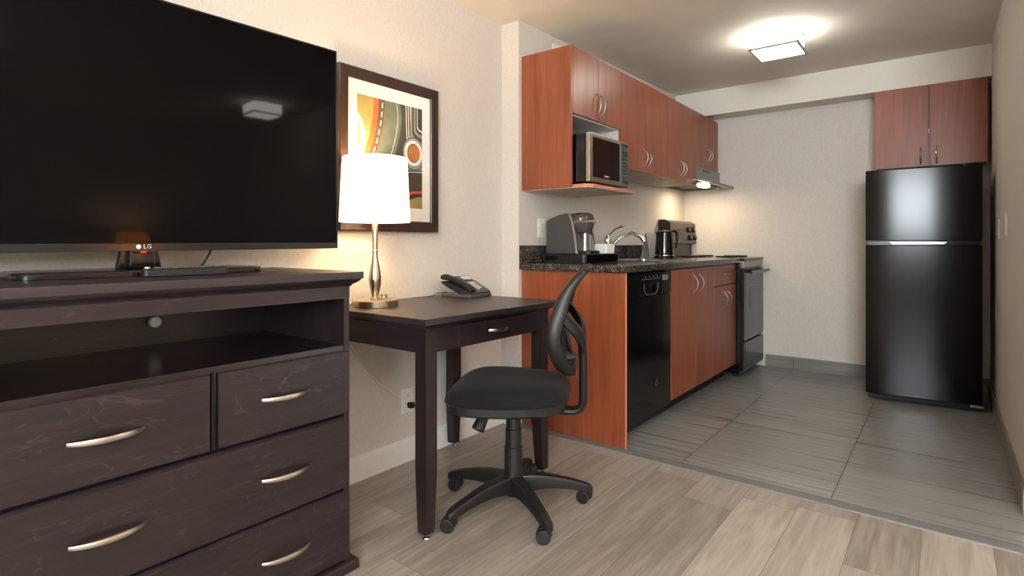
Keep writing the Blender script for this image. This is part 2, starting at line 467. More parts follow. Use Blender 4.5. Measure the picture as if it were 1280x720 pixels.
# local: x = toward viewer, y = along the screen
W2 = .622; zb = .067; zt = .790
Mroll = Matrix.Translation((0, 0, zb)) @ Matrix.Rotation(math.radians(.35), 4, 'X') @ Matrix.Translation((0, 0, -zb))
m = MB(); m.box(-.045, -.004, -W2+.02, W2-.02, zb+.02, zt-.02, .012); m.box(-.012, 0, -W2, W2, zb, zt, .002)
m.box(-.07, -.03, -.3, .3, zb+.06, zb+.42, .015)
m.xform(Mroll); part('housing', m, M['plas'], tv)
m = MB(); m.box(0, .0012, -W2+.006, W2-.006, zb+.022, zt-.006, .0004); m.xform(Mroll)
tvs = NT('screen_glass'); tvs.set(Base_Color=tvs.mix(tvs.noise(tvs.mapped(), 2, 1), (.0022, .0018, .0020, 1), (.0030, .0022, .0025, 1)), Roughness=.035, Specular_IOR_Level=.06)
part('screen', m, tvs.m, tv)
m = MB()
for a, b, c, d in ((-W2, W2, zb, zb+.021), (-W2, W2, zt-.005, zt), (-W2, -W2+.005, zb, zt), (W2-.005, W2, zb, zt)):
    m.box(-.004, .004, a, b, c, d, .001)
m.xform(Mroll); part('bezel', m, M['plas_gloss'], tv)
TX = Matrix(((0, 0, 1, 0), (1, 0, 0, 0), (0, 1, 0, 0), (0, 0, 0, 1)))   # text plane -> facing +x
m = MB(); m.text('LG', .017, Mroll @ Matrix.Translation((.0046, .010, zb+.0125)) @ TX)
ring = [V((.0046, -.012+.0065*math.cos(a), zb+.0125+.0065*math.sin(a))) for a in [2*PI*k/24 for k in range(24)]]
m.add([V((.0046, -.012, zb+.0125))]+ring, [[0, 1+k, 1+(k+1) % 24] for k in range(24)])
part('brand_mark', m, M['mark'], tv)
m = MB().box(-.006, .006, -.022, .022, zb-.006, zb+.001, .002)
m.cur = 1; m.box(-.003, .0065, -.007, .007, zb-.0045, zb-.0005, .001)
part('sensor_window', m, [M['plas_gloss'], emit('standby_red', (255, 40, 20), 1.2, (150, 20, 10))], tv)
m = MB()
m.prism([(-.056, .018), (-.042, .09), (.042, .09), (.056, .018)], 'x', -.055, -.03, .004)
m.prism([(-.034, .018), (-.030, .11), (.030, .11), (.034, .018)], 'x', -.05, -.006, .008)
m.v = [V((p.x, p.y+.002, p.z)) for p in m.v]
part('neck', m, M['gloss'], tv)
m = MB().rbox(rrect(-.13, .10, -.295, .31, .05), [(0, .004), (.002, 0), (.012, 0), (.016, .003), (.018, .012)])
part('stand_base', m, M['plas_gloss'], tv)
m = MB(); m.tube([(-.03, .20, .1), (-.04, .195, .06), (-.05, .17, .01), (-.08, .15, .004), (-.17, .13, .006), (-.2, .12, .006)], .0035, 8)
part('power_cable', m, M['dark'], tv)
# remote on the stand base
rc = thing('remote_control', 'slim black remote control with pale keys lying in front of the television stand', 'remote control', (-1.648, .665, .943), math.radians(83))
m = MB().rbox(rrect(-.105, .105, -.022, .022, .012), [(0, .004), (.003, 0), (.018, 0), (.022, .004), (.023, .008)])
part('body', m, M['plas'], rc)
m = MB()
for i in range(8):
    for j in range(3):
        m.box(-.075+i*.019, -.065+i*.019, -.014+j*.010, -.008+j*.010, .0225, .0255, .001)
part('keys', m, plain('key_grey', (95, 95, 95), .4), rc)
part('power_key', MB().cyl((-.092, 0, .022), (-.092, 0, .0262), .006, seg=16), M['ceramic'], rc)

# ------------------------------------------------------------------ writing desk
ex0, ex1, ey0, ey1 = -1.99, -1.378, 1.305, 2.125
ex0 = -2.005
desk = thing('writing_desk', 'dark espresso wooden desk with one drawer and tapered legs, beside the console', 'desk', ((ex0+ex1)/2, (ey0+ey1)/2, 0))
m = MB()
rings = []
for ins, z in ((.034, .735), (.030, .739), (.012, .748), (.004, .752), (.0, .754), (0, .773), (.002, .775)):
    rings.append([V((ex0, ey0+ins, z)), V((ex1-ins, ey0+ins, z)), V((ex1-ins, ey1-ins, z)), V((ex0, ey1-ins, z))])
m.ring_loft(rings); part('desk_top', m, M['esp_top'], desk, ang=25)
af = ex1-.036
m = MB()
m.box(ex0+.005, af-.045, ey0+.04, ey0+.058, .648, .736, .001); part('apron', m, M['esp_x'], desk)
m = MB(); m.box(ex0+.005, af-.045, ey1-.058, ey1-.04, .648, .736, .001); part('apron', m, M['esp_x'], desk)
m = MB(); m.box(af-.02, af-.004, ey0+.08, ey1-.08, .648, .736, .001); part('apron', m, M['esp_y'], desk)
m = MB(); m.box(ex0+.005, ex0+.02, ey0+.08, ey1-.08, .648, .736, .001); part('apron', m, M['esp_y'], desk)
m = MB(); m.box(af-.006, af+.008, 1.50, 1.965, .65, .733, .0015)
d = part('drawer', m, M['esp_y'], desk)
bow((af+.007, 1.725, .692), (0, 1, 0), .115, .024, .0085, 'nickel', d, flat=(1, .6))
def dleg(x0, x1, y0, y1, tx, ty):
    m = MB(); k = .012
    a0, a1 = (x0, x1-k) if tx > 0 else (x0+k, x1)
    b0, b1 = (y0, y1-k) if ty > 0 else (y0+k, y1)
    r = lambda X0, X1, Y0, Y1, z: [V((X0, Y0, z)), V((X1, Y0, z)), V((X1, Y1, z)), V((X0, Y1, z))]
    m.ring_loft([r(a0, a1, b0, b1, .022), r(x0, x1, y0, y1, .24), r(x0, x1, y0, y1, .736)])
    l = part('leg', m, M['esp_z'], desk)
    cx, cy = (a0+a1)/2, (b0+b1)/2
    m = MB().lathe([(.012, 0), (.015, .002), (.013, .006), (.006, .009), (.005, .023)], (cx, cy, 0), 20)
    part('leveller', m, M['chrome'], l)
L = .054
dleg(af-L, af, ey0+.035, ey0+.035+L, -1, 1); dleg(af-L, af, ey1-.035-L, ey1-.035, -1, -1)
dleg(ex0+.003, ex0+.003+L, ey0+.035, ey0+.035+L, 1, 1); dleg(ex0+.003, ex0+.003+L, ey1-.035-L, ey1-.035, 1, -1)

# ------------------------------------------------------------------ desk lamp
def shade_mat(name, base, ecol, es):
    t = NT(name)
    d = t.new('ShaderNodeBsdfDiffuse'); d.inputs[0].default_value = lin(base)
    tr = t.new('ShaderNodeBsdfTranslucent'); tr.inputs[0].default_value = lin(base)
    mx = t.new('ShaderNodeMixShader'); mx.inputs[0].default_value = .5
    t.link(d.outputs[0], mx.inputs[1]); t.link(tr.outputs[0], mx.inputs[2])
    e = t.new('ShaderNodeEmission'); e.inputs[0].default_value = lin(ecol); 
    nz = t.noise(t.mapped((30, 30, 1)), 20, 2)
    t.link(t.math('ADD', t.math('MULTIPLY', nz, es*.15), es), e.inputs[1])
    ad = t.new('ShaderNodeAddShader'); t.link(mx.outputs[0], ad.inputs[0]); t.link(e.outputs[0], ad.inputs[1])
    t.link(ad.outputs[0], t.o.inputs['Surface']); return t.m
def table_lamp(x, y, z, label, sm, power, r0=.143, r1=.13, zs=.345, sh=.262, col=(1, .62, .3)):
    l = thing('table_lamp', label, 'lamp', (x, y, z))
    part('base', MB().lathe([(.085, 0), (.092, .002), (.092, .024), (.089, .028), (.02, .029)], (x, y, z), 48), M['brass'], l)
    prof = [(.02, .029), (.018, .034), (.014, .04), (.02, .07), (.0255, .10), (.026, .115), (.021, .15), (.014, .185), (.0115, .21), (.012, .23), (.0105, .232), (.0115, .25), (.0125, .30), (.0125, zs), (.004, zs+.002), (.004, zs+.09)]
    part('stem', MB().lathe(prof, (x, y, z), 28), M['brass'], l)
    part('outlet_knob', MB().lathe([(.012, .028), (.012, .036), (.016, .038), (.016, .042), (.003, .043)], (x-.02, y+.062, z), 20), M['brass'], l)
    # drum shade, open at both ends, with thickness
    pr = [(r0, zs-.0), (r1, zs+sh), (r1-.003, zs+sh), (r0-.003, zs)]
    m = MB(); seg = 64; rings = [[V((x+r*math.cos(2*PI*k/seg), y+r*math.sin(2*PI*k/seg), z+h)) for k in range(seg)] for r, h in pr]
    m.ring_loft(rings, closed=True)
    s = part('lamp_shade', m, sm, l, ang=60)
    m = MB()
    for a in range(3):
        t = a*2*PI/3
        m.tube([(x, y, z+zs+.03), (x+(r0-.004)*math.cos(t), y+(r0-.004)*math.sin(t), z+zs+.02)], .0018, 6)
    part('shade_spider', m, M['brass'], s)
    part('bulb', MB().lathe([(.012, .05), (.014, .06), (.028, .09), (.03, .11), (.022, .135), (.001, .142)], (x, y, z+zs), 20), emit('lamp_bulb', (255, 214, 160), 6), l)
    li = bpy.data.lights.new('lamp_glow', 'POINT'); li.energy = power; li.color = col; li.shadow_soft_size = .04
    lo = bpy.data.objects.new('lamp_glow', li); C.objects.link(lo); lo.location = (x, y, z+zs+.17)
    return l
lamp = table_lamp(-1.852, 1.47, .775, 'satin metal table lamp with lit white drum shade on the dark desk', shade_mat('lamp_shade_linen', (240, 236, 228), (255, 246, 232), .45), 13)
single('power_cord', MB().tube([(-2.019, 1.44, .80), (-2.018, 1.44, .65), (-2.018, 1.5, .55), (-2.018, 1.62, .40), (-2.017, 1.74, .315), (-2.014, 1.79, .29)], .003, 8), M['white'], 'thin white cord sagging along the wall under the desk to the low outlet', 'cord')

# ------------------------------------------------------------------ framed artwork
af_ = thing('framed_artwork', 'tall dark brown framed abstract print on the wall above the desk lamp', 'picture', (LX, 1.69, 1.09))
def frame_ring(y0, y1, z0, z1, w, xb, xf, bev=.003):
    m = MB()
    def loop(y0, y1, z0, z1, x): return [V((x, y0, z0)), V((x, y1, z0)), V((x, y1, z1)), V((x, y0, z1))]
    m.ring_loft([loop(y0, y1, z0, z1, xb), loop(y0, y1, z0, z1, xf-.004), loop(y0+.004, y1-.004, z0+.004, z1-.004, xf), loop(y0+w-.006, y1-w+.006, z0+w-.006, z1-w+.006, xf-.003), loop(y0+w, y1-w, z0+w, z1-w, xf-.009), loop(y0+w, y1-w, z0+w, z1-w, xb)], closed=True)
    return m
part('frame', frame_ring(1.404, 1.982, 1.088, 1.794, .05, LX+.001, -1.999), espresso('frame_walnut', 'z', (42, 28, 23), (64, 46, 39), .3, False), af_)
m = MB().box(LX+.001, -2.012, 1.45, 1.936, 1.134, 1.748); part('mat_board', m, M['ceramic'], af_)
PY0, PY1, PZ0, PZ1 = 1.500, 1.880, 1.200, 1.684
art_cols = [(112, 104, 74), (146, 132, 84), (164, 92, 48), (96, 70, 56), (94, 104, 92), (62, 64, 60), (214, 210, 200), (130, 135, 138), (166, 104, 50), (60, 56, 48), (178, 80, 48), (44, 40, 38), (120, 130, 110)]
art_m = []
for i, c in enumerate(art_cols): art_m.append(plain('print_ink_%s' % ('abcdefghijklm'[i]), c, .6, var=.12, nscale=25))
m = MB(); lay = [0]
def clip(poly):
    def cl(pts, ax, val, sgn):
        out = []
        for i in range(len(pts)):
            p, q = pts[i], pts[(i+1) % len(pts)]
            ip, iq = sgn*(p[ax]-val) >= 0, sgn*(q[ax]-val) >= 0
            if ip: out.append(p)
            if ip != iq:
                t = (val-p[ax])/(q[ax]-p[ax]); out.append((p[0]+t*(q[0]-p[0]), p[1]+t*(q[1]-p[1])))
        return out
    for ax, val, s in ((0, 0, 1), (0, 1, -1), (1, 0, 1), (1, 1, -1)):
        poly = cl(poly, ax, val, s)
        if len(poly) < 3: return None
    return poly
def ink(poly, c, fixed=None):
    poly = clip(poly)
    if not poly: return
    if fixed is None: lay[0] += 1
    x = -2.0118 + (lay[0] if fixed is None else fixed)*.00004
    m.cur = c; m.add([V((x, PY0+u*(PY1-PY0), PZ0+v*(PZ1-PZ0))) for u, v in poly], [list(range(len(poly)))])
def ell(cu, cv, ru, rv, n=40): return [(cu+ru*math.cos(2*PI*k/n), cv+rv*math.sin(2*PI*k/n)) for k in range(n)]
def band(f, g, c, v0=-.05, v1=1.05, n=24):
    lay[0] += 1; L0 = lay[0]
    for k in range(n):
        a, b = v0+(v1-v0)*k/n, v0+(v1-v0)*(k+1)/n
        ink([(f(a), a), (g(a), a), (g(b), b), (f(b), b)], c, L0)
ink([(0, 0), (1, 0), (1, 1), (0, 1)], 1)
curve = lambda v, s: s - .42*max(0, 1-v)**1.9*1.15
band(lambda v: curve(v, .24), lambda v: 1, 2, .2)
band(lambda v: curve(v, .31), lambda v: 1, 3, .2)
band(lambda v: curve(v, .40), lambda v: 1, 4, .1)
rc_ = lambda v, s: s - .55*(abs(v-.86))**1.6
band(lambda v: rc_(v, .60), lambda v: rc_(v, .607), 6, .1)
band(lambda v: rc_(v, .66), lambda v: 1, 5, 0)
for s_ in (.745, .78, .815): band(lambda v: s_-.02*v+.1*(1-v)*(1-v), lambda v: s_+.012-.02*v+.1*(1-v)*(1-v), 6, .5)
for k in range(8):     # dashes
    v = .97-k*.085; u = curve(v, .365); v2 = v-.05; u2 = curve(v2, .365)
    ink([(u-.008, v), (u+.010, v), (u2+.010, v2), (u2-.008, v2)], 6)
for k, (c, s_) in enumerate(((7, .18), (5, .155), (7, .13), (5, .105), (6, .085), (9, .075))):
    ink([(1.01-s_*1.15, 1.01)]+[(1.01-s_*1.15*math.cos(a), .74+(.18-s_)*.8-s_*.6*math.sin(a)+.0) for a in [PI/2*q/8 for q in range(9)]]+[(1.01, 1.01)], c)
ink(ell(-.12, .62, .235, .25), 6); ink(ell(-.13, .62, .18, .2), 12); 
ink([(.55, 0), (.6, .42), (.75, .47), (1, .47), (1, 0)], 7)
ink(ell(.86, .54, .19, .165), 5); ink(ell(.86, .54, .18, .155), 7); ink(ell(.855, .545, .15, .125), 6); ink(ell(.855, .545, .105, .095), 3); ink(ell(.86, .545, .095, .085), 8)
ink([(0, 0), (0, .3), (.3, .36), (.62, .33), (.8, .38), (1, .385), (1, 0)], 5)
ink([(0, 0), (0, .27), (.3, .34), (.62, .31), (.8, .36), (1, .37), (1, 0)], 6)
ink([(0, 0), (0, .265), (.3, .335), (.62, .305), (.8, .355), (1, .362), (1, 0)], 9)
ink([(0, 0), (.5, 0), (.7, .14), (.85, .17), (1, .18), (1, 0)], 10)
ink([(0, 0), (.5, 0), (.7, .10), (.85, .145), (1, .15), (1, 0)], 11)
ink([(0, 0), (.55, 0), (.75, .07), (.9, .11), (1, .12), (1, 0)], 1)
part('print', m, art_m, af_)

# ------------------------------------------------------------------ wall outlets, switches
def plate(name, label, cat, M4, kind, group=None):
    t = thing(name, label, cat, M4.to_translation(), M4.to_euler().z, group)
    m = MB().box(0, .006, -.036, .036, -.058, .058, .0025)
    part('cover_plate', m, M['white'], t)
    if kind == 'switch':
        part('rocker', MB().box(.004, .0095, -.017, .017, -.034, .034, .002), M['ceramic'], t)
    else:
        for s in (-1, 1):
            mm = MB().rbox(rrect(-.016, .016, -.013, .013, .008), [(0, 0), (.003, 0), (.0035, .001)])
            mm.xform(Matrix.Translation((.005, 0, s*.02)) @ Matrix(((0, 0, 1, 0), (1, 0, 0, 0), (0, 1, 0, 0), (0, 0, 0, 1))))
            mm.cur = 1
            mm.box(.008, .0088, -.0065, -.0045, s*.02-.004, s*.02+.005); mm.box(.008, .0088, .0045, .0065, s*.02-.004, s*.02+.005)
            part('socket', mm, [M['ceramic'], M['dark']], t)
    return t
def place(x, y, z, rz): return Matrix.Translation((x, y, z)) @ Matrix.Rotation(rz, 4, 'Z')
plate('wall_outlet', 'white power outlet low on the wall under the desk', 'outlet', place(LX, 1.80, .285, 0), 'outlet')
plate('wall_outlet', 'white outlet on the kitchen wall left of the coffee maker', 'outlet', place(KX, 2.74, 1.125, 0), 'outlet')
plate('light_switch', 'white wall switch plate nearer the refrigerator', 'light switch', place(RX, 4.17, 1.115, PI), 'switch')
plate('light_switch', 'white wall switch plate farther from the refrigerator', 'light switch', place(RX, 3.72, 1.13, PI), 'switch')
m = MB().box(-2.024, -1.995, 1.795, 1.82, .25, .275, .004); m.tube([(-2.0, 1.807, .262), (-1.985, 1.83, .262), (-1.985, 1.90, .30), (-2.0, 1.93, .42), (-2.008, 1.915, .55), (-2.01, 1.91, .68), (-2.013, 1.90, .73)], .0025, 8)
single('phone_adapter_cord', m, M['dark'], 'thin black cord hanging beneath the desk from a plug in the low outlet', 'cord')
# white vent cover above wall cabinets
m = MB(); m.box(KX, KX+.012, 2.86, 3.14, 2.12, 2.26, .002)
for k in range(6): m.box(KX+.010, KX+.016, 2.875, 3.125, 2.135+k*.019, 2.142+k*.019)
single('wall_vent', m, M['white'], 'white vent cover on the wall above the wall cabinets', 'vent')

# ------------------------------------------------------------------ telephone
ph = thing('telephone', 'dark grey desk telephone with handset and keypad on the dark desk', 'telephone', (-1.758, 2.03, .775), math.radians(5))
# local: +x toward user, +y to the right of image
m = MB().rbox(rrect(-.19, .0, -.085, .095, .02), [(0, .003), (.003, 0), (.012, 0), (.017, .006)]); part('base', m, M['grey_plas'], ph)
m = MB(); m.prism([(-.012, .014), (-.005, .024), (-.025, .034), (-.10, .072), (-.165, .094), (-.19, .093), (-.195, .086), (-.17, .062), (-.11, .03), (-.08, .016)], 'y', -.02, .085, .003)
part('body', m, M['grey_plas'], ph)
hs = MB(); pts = [(-.015, -.05, .03), (-.03, -.05, .043), (-.06, -.05, .057), (-.1, -.05, .074), (-.14, -.05, .087), (-.175, -.05, .093), (-.195, -.05, .092)]
hs.tube(pts, [.020, .024, .019, .017, .018, .024, .021], 14, flat=(.62, 1.1)); part('handset', hs, M['plas'], ph)
cr = MB(); cr.prism([(-.01, .012), (-.02, .028), (-.1, .055), (-.165, .075), (-.185, .074), (-.19, .068), (-.15, .046), (-.07, .014)], 'y', -.078, -.022, .004); part('cradle', cr, M['plas'], ph)
sl = Matrix.Translation((-.062, .034, .0545)) @ Matrix.Rotation(math.radians(27), 4, 'Y')
k_ = MB()
for i in range(4):
    for j in range(3):
        k_.box(-.028+i*.016, -.018+i*.016, -.03+j*.018, -.018+j*.018, -.001, .003, .001)
k_.box(-.085, -.055, -.03, .032, -.001, .0015, .0005)
k_.box(.036, .043, -.03, -.01, -.001, .002, .0005)
k_.xform(sl); part('keypad', k_, M['mark'], ph)
part('cord', MB().tube([(-.17, -.05, .02), (-.2, -.09, .016), (-.205, -.12, .005), (-.215, -.14, .003)], .002, 6), M['dark'], ph)

# ------------------------------------------------------------------ office chair
yaw = math.radians(209)
ch = thing('office_chair', 'black office chair with fabric seat and curved backrest on five castors, at the desk', 'chair', (-1.343, 1.742, 0), yaw)
# local +x = forward
base = MB().lathe([(.030, .045), (.034, .05), (.045, .075), (.045, .115), (.034, .13)], seg=28)
part('hub', base, M['plas'], ch)
for k in range(5):
    a = math.radians(-29 + 72*k) - yaw
    R_ = Matrix.Rotation(a, 4, 'Z')
    m = MB(); rings = []
    for t, zt_, h, w in ((.02, .125, .07, .030), (.06, .127, .062, .029), (.12, .122, .05, .026), (.18, .111, .042, .023), (.24, .096, .036, .021), (.285, .082, .033, .020), (.305, .074, .030, .019), (.315, .066, .020, .012)):
        rings.append([V((t, -w, zt_-.012)), V((t, -w*.75, zt_-.002)), V((t, 0, zt_)), V((t, w*.75, zt_-.002)), V((t, w, zt_-.012)), V((t, w*.9, zt_-h)), V((t, -w*.9, zt_-h))])
    m.ring_loft(rings); m.xform(R_)
    lg = part('base_leg', m, M['plas'], ch, ang=40)
    sw = [1.0, -.6, .9, .3, 2.2][k]
    cc = R_ @ V((.295, 0, 0)); S = Matrix.Translation(cc) @ Matrix.Rotation(a+sw, 4, 'Z') @ Matrix.Translation((-.012, 0, 0))
    cs = MB(); cs.cyl((.012, 0, .04), (.012, 0, .065), .009, seg=14)
    pr = [(math.cos(q)*.0275, .0275+math.sin(q)*.0275) for q in [PI*z/12-.15 for z in range(14)]]
    cs.prism(pr, 'y', -.011, .011, .003)
    for s in (-1, 1):
        cs.cyl((0, s*.012, .026), (0, s*.028, .026), .026, seg=28, bev=.005)
    cs.xform(S); part('castor', cs, M['plas'], lg)
m = MB().lathe([(.036, .10), (.036, .235), (.032, .238), (.032, .305), (.029, .308), (.029, .40)], seg=28); part('gas_column', m, M['plas'], ch)
m = MB().box(-.11, .08, -.07, .07, .385, .408, .006); m.box(-.06, .05, -.05, .05, .365, .392, .01); part('tilt_mechanism', m, M['plas'], ch)
m = MB(); m.tube([(.06, .05, .39), (.09, .10, .375), (.10, .13, .365)], .008, 10); m.cyl((.095, .105, .385), (.115, .135, .335), .02, .025, 18, .004); part('adjust_knob', m, M['plas'], ch)
# seat outline: rounded, wider at the front
def seat_outline(ins):
    out = []
    n = 56
    for k in range(n):
        a = 2*PI*k/n; c_, s_ = math.cos(a), math.sin(a); e = .50
        x = (.235-ins)*(abs(c_)**e)*(1 if c_ > 0 else -1); y = (.235-ins)*(abs(s_)**e)*(1 if s_ > 0 else -1)
        y *= 1 + .06*(x/.235)-.17*max(0, -x/.235)
        out.append((x+.012, y))
    return out
m = MB().rbox(seat_outline, [(.40, .06), (.402, .03), (.412, .012), (.44, .010), (.442, .02)]); part('seat_pan', m, M['plas'], ch)
m = MB(); rings = []
for z, i in ((.438, .012), (.444, .004), (.457, 0), (.474, .004), (.490, .02), (.500, .05), (.506, .10), (.506, .17), (.505, .22)):
    rings.append([V((x, y, z - (.014*max(0, (x-.12)/.12)**2 if z > .45 else 0) + (.008*(abs(y)/.23)**2 if z > .47 else 0))) for x, y in seat_outline(i)])
m.ring_loft(rings); part('seat_cushion', m, M['fabric'], ch, ang=60)
# back: J bar
bar = [(-.10, 0, .395), (-.2, 0, .385), (-.24, 0, .385), (-.262, 0, .395), (-.272, 0, .42), (-.272, 0, .50), (-.272, 0, .58), (-.268, 0, .64), (-.25, 0, .69), (-.22, 0, .735)]
part('back_bar', MB().tube(bar, .017, 12, flat=(.95, 1.9)), M['plas'], ch)
# backrest: curved frame
spine = [(-.195, .56), (-.178, .59), (-.172, .635), (-.164, .68), (-.168, .73), (-.183, .79), (-.202, .85), (-.238, .90), (-.265, .93)]
wid = [.125, .165, .205, .22, .22, .21, .195, .18, .16]
def wrap(y): return .55*y*y          # edges come forward, centre stays back
rim = []
for (x, z), w in zip(spine, wid): rim.append((x, w, z))
TOPX, TOPZ, BOX_, BOZ = spine[-1][0], spine[-1][1], spine[0][0], spine[0][1]
for q in range(1, 6):
    rim.append((TOPX-.004*math.sin(PI*q/6), .16*math.cos(PI*q/6), TOPZ+.012*math.sin(PI*q/6)))
for (x, z), w in list(zip(spine, wid))[::-1]: rim.append((x, -w, z))
for q in range(1, 6):
    rim.append((BOX_, -.125*math.cos(PI*q/6), BOZ-.012*math.sin(PI*q/6)))
def smooth(pts, it=2):
    pts = [V(p) for p in pts]
    for _ in range(it):
        n = len(pts); out = []
        for i in range(n):
            p, q = pts[i], pts[(i+1) % n]; out += [p*.75+q*.25, p*.25+q*.75]
        pts = out
    return pts
rimw = [V((p.x - .030 + wrap(p.y), p.y, p.z)) for p in smooth(rim, 1)]
fr = MB(); rings = []; nn = len(rimw)
for i in range(nn):
    p = rimw[i]; t = (rimw[(i+1) % nn]-rimw[i-1]).normalized(); fx_ = V((1, 0, 0)); fx_ = (fx_-t*fx_.dot(t)).normalized(); sd = t.cross(fx_)
    k_ = max(0, min(1, (.93-p.z)/.12)); ax_ = .011+.015*k_*min(1, abs(p.y)/.12)
    rings.append([p+fx_*(-.006*k_+ax_*math.cos(2*PI*q/12))+sd*(.0125*math.sin(2*PI*q/12)) for q in range(12)])
fr.ring_loft(rings, closed=True); part('backrest_frame', fr, M['plas'], ch, ang=60)
ms = MB(); rows = []; n = 12
def interp(tab, t):
    t = t*(len(tab)-1); i = min(int(t), len(tab)-2); f = t-i; a, b = tab[i], tab[i+1]
    return a+(b-a)*f if not isinstance(a, tuple) else tuple(a[k]+(b[k]-a[k])*f for k in range(len(a)))
for i in range(25):
    x, z = interp(spine, i/24); w = interp(wid, i/24)
    rows.append([V((x-.030+wrap(w*(-1+2*j/n)), w*(-1+2*j/n), z)) for j in range(n+1)])
vs = [p for r in rows for p in r]; fs = []
for i in range(24):
    for j in range(n): fs.append((i*(n+1)+j, i*(n+1)+j+1, (i+1)*(n+1)+j+1, (i+1)*(n+1)+j))
N0 = len(vs); vs2 = vs+[p+V((-.004, 0, 0)) for p in vs]
fs2 = fs+[tuple(N0+q for q in f[::-1]) for f in fs]
ms.add(vs2, fs2); part('backrest_mesh', ms, M['mesh'], ch, ang=60)
# rear yoke linking the bar and the frame
yk = MB()
for s in (-1, 1):
    yk.tube([(-.268, 0, .625), (-.270, s*.06, .665), (-.262, s*.12, .70), (-.238, s*.165, .735), (-.205, s*.19, .775), (-.185, s*.20, .81)], [.020, .022, .022, .020, .016, .010], 10, flat=(1.5, .7))
part('back_yoke', yk, M['plas'], ch, ang=60)
tg = MB().tube([(-.255, 0, .60), (-.225, .0, .592), (-.20, 0, .60), (-.18, 0, .62)], [.006, .014, .018, .01], 10, flat=(1, 1.6)); part('lumbar_knob', tg, M['grey_plas'], ch)

# ------------------------------------------------------------------ kitchen base run
FXB = -1.272
m = MB(); m.box(KX+.003, -1.259, 2.545, 2.563, 0, .884, .001); m.cur = 1; m.box(-1.2595, -1.258, 2.545, 2.563, .0, .884, .0004)
single('cabinet_end_panel', m, [M['cherry'], M['cherry_edge']], 'wide cherry wood end panel closing the counter beside the desk', 'panel')
def cab_box(t, x0, x1, y0, y1, z0, z1, mat='cherry', front_open=False):
    part('carcass', MB().box(x0, x1, y0, y1, z0, z1, .001), M[mat], t)
def door(t, y0, y1, z0, z1, xf, hy=None, hz=None, hl=.11, th_=.018, horiz=False):
    g = .002
    m = MB().box(xf-th_, xf, y0+g, y1-g, z0+g, z1-g, .0012); m.cur = 1
    d = part('drawer' if horiz else 'door', m, [M['cherry'], M['cherry_edge']], t)
    if hy is not None: bow((xf-.001, hy, hz), (0, 1, 0) if horiz else (0, 0, 1), hl, .032, .0048, 'nickel', d)
    return d
# dishwasher
dw = thing('dishwasher', 'gloss black built-in dishwasher with pocket handle between end panel and cherry cupboard', 'dishwasher', (-1.55, 2.87, 0))
part('tub', MB().box(KX+.03, FXB-.03, 2.567, 3.165, .05, .878, .002), M['dark'], dw)
m = MB(); m.box(FXB-.03, FXB, 2.569, 3.163, .095, .745, .006)
dd = part('door', m, M['gloss'], dw)
m = MB(); yc = 2.87
m.box(FXB-.03, FXB+.004, 2.569, 2.78, .748, .872, .005); m.box(FXB-.03, FXB+.004, 2.99, 3.163, .748, .872, .005)
m.box(FXB-.03, FXB+.004, 2.78, 2.99, .81, .872, .004); m.box(FXB-.03, FXB-.018, 2.78, 2.99, .748, .812)
part('control_panel', m, M['gloss'], dw)
m = MB()
loop_ = [(2.79, .812), (2.795, .775), (2.82, .755), (2.94, .755), (2.965, .775), (2.975, .812)]
m.tube([(FXB+.003, y, z) for y, z in loop_], .0035, 8); part('pocket_rim', m, M['grey_plas'], dw)
m = MB()
for k in range(9): m.box(FXB+.0035, FXB+.005, 2.76+k*.028, 2.772+k*.028, .838, .842)
for k in range(4): m.box(FXB+.0035, FXB+.005, 2.80+k*.05, 2.815+k*.05, .85, .854)
m.box(FXB+.0035, FXB+.005, 3.03, 3.11, .825, .855, .0005)
part('control_marks', m, plain('panel_marks', (120, 120, 118), .4), dw)
m = MB(); m.lathe([(.001, 0), (.019, 0), (.021, .002), (.016, .003), (.001, .0025)], seg=28)
m.xform(Matrix.Translation((FXB, 2.955, .255)) @ Matrix.Rotation(PI/2, 4, 'Y')); 
bd = part('badge', m, M['steel'], dd)
part('brand_mark', MB().text('GE', .018, Matrix.Translation((FXB+.0035, 2.955, .255)) @ TX), M['dark'], bd)
part('kick_plate', MB().box(-1.40, -1.375, 2.567, 3.165, 0, .09, .001), M['dark'], dw)
# cupboard under the sink
cs_ = thing('sink_cupboard', 'cherry wood two door cupboard under the sink, right of the dishwasher', 'cabinet', (-1.58, 3.54, 0))
part('carcass', MB().box(KX+.003, FXB-.02, 3.168, 3.91, .1, .72, .001), M['cherry'], cs_)
part('front_rail', MB().box(FXB-.07, FXB-.02, 3.168, 3.91, .72, .882, .001), M['cherry'], cs_)
part('toe_kick', MB().box(-1.40, -1.365, 3.168, 3.913, 0, .1), M['dark'], cs_)
door(cs_, 3.17, 3.575, .107, .877, FXB, 3.535, .775); door(cs_, 3.575, 3.912, .107, .877, FXB, 3.645, .775)
cd = thing('drawer_cupboard', 'cherry wood cupboard with a top drawer over two doors, beside the stove', 'cabinet', (-1.58, 4.19, 0))
part('carcass', MB().box(KX+.003, FXB-.02, 3.915, 4.458, .1, .882, .001), M['cherry'], cd)
part('toe_kick', MB().box(-1.40, -1.365, 3.915, 4.458, 0, .1), M['dark'], cd)
door(cd, 3.916, 4.457, .733, .877, FXB, 4.21, .81, .10, horiz=True)
door(cd, 3.916, 4.20, .107, .727, FXB, 4.16, .625); door(cd, 4.20, 4.457, .107, .727, FXB, 4.25, .625)
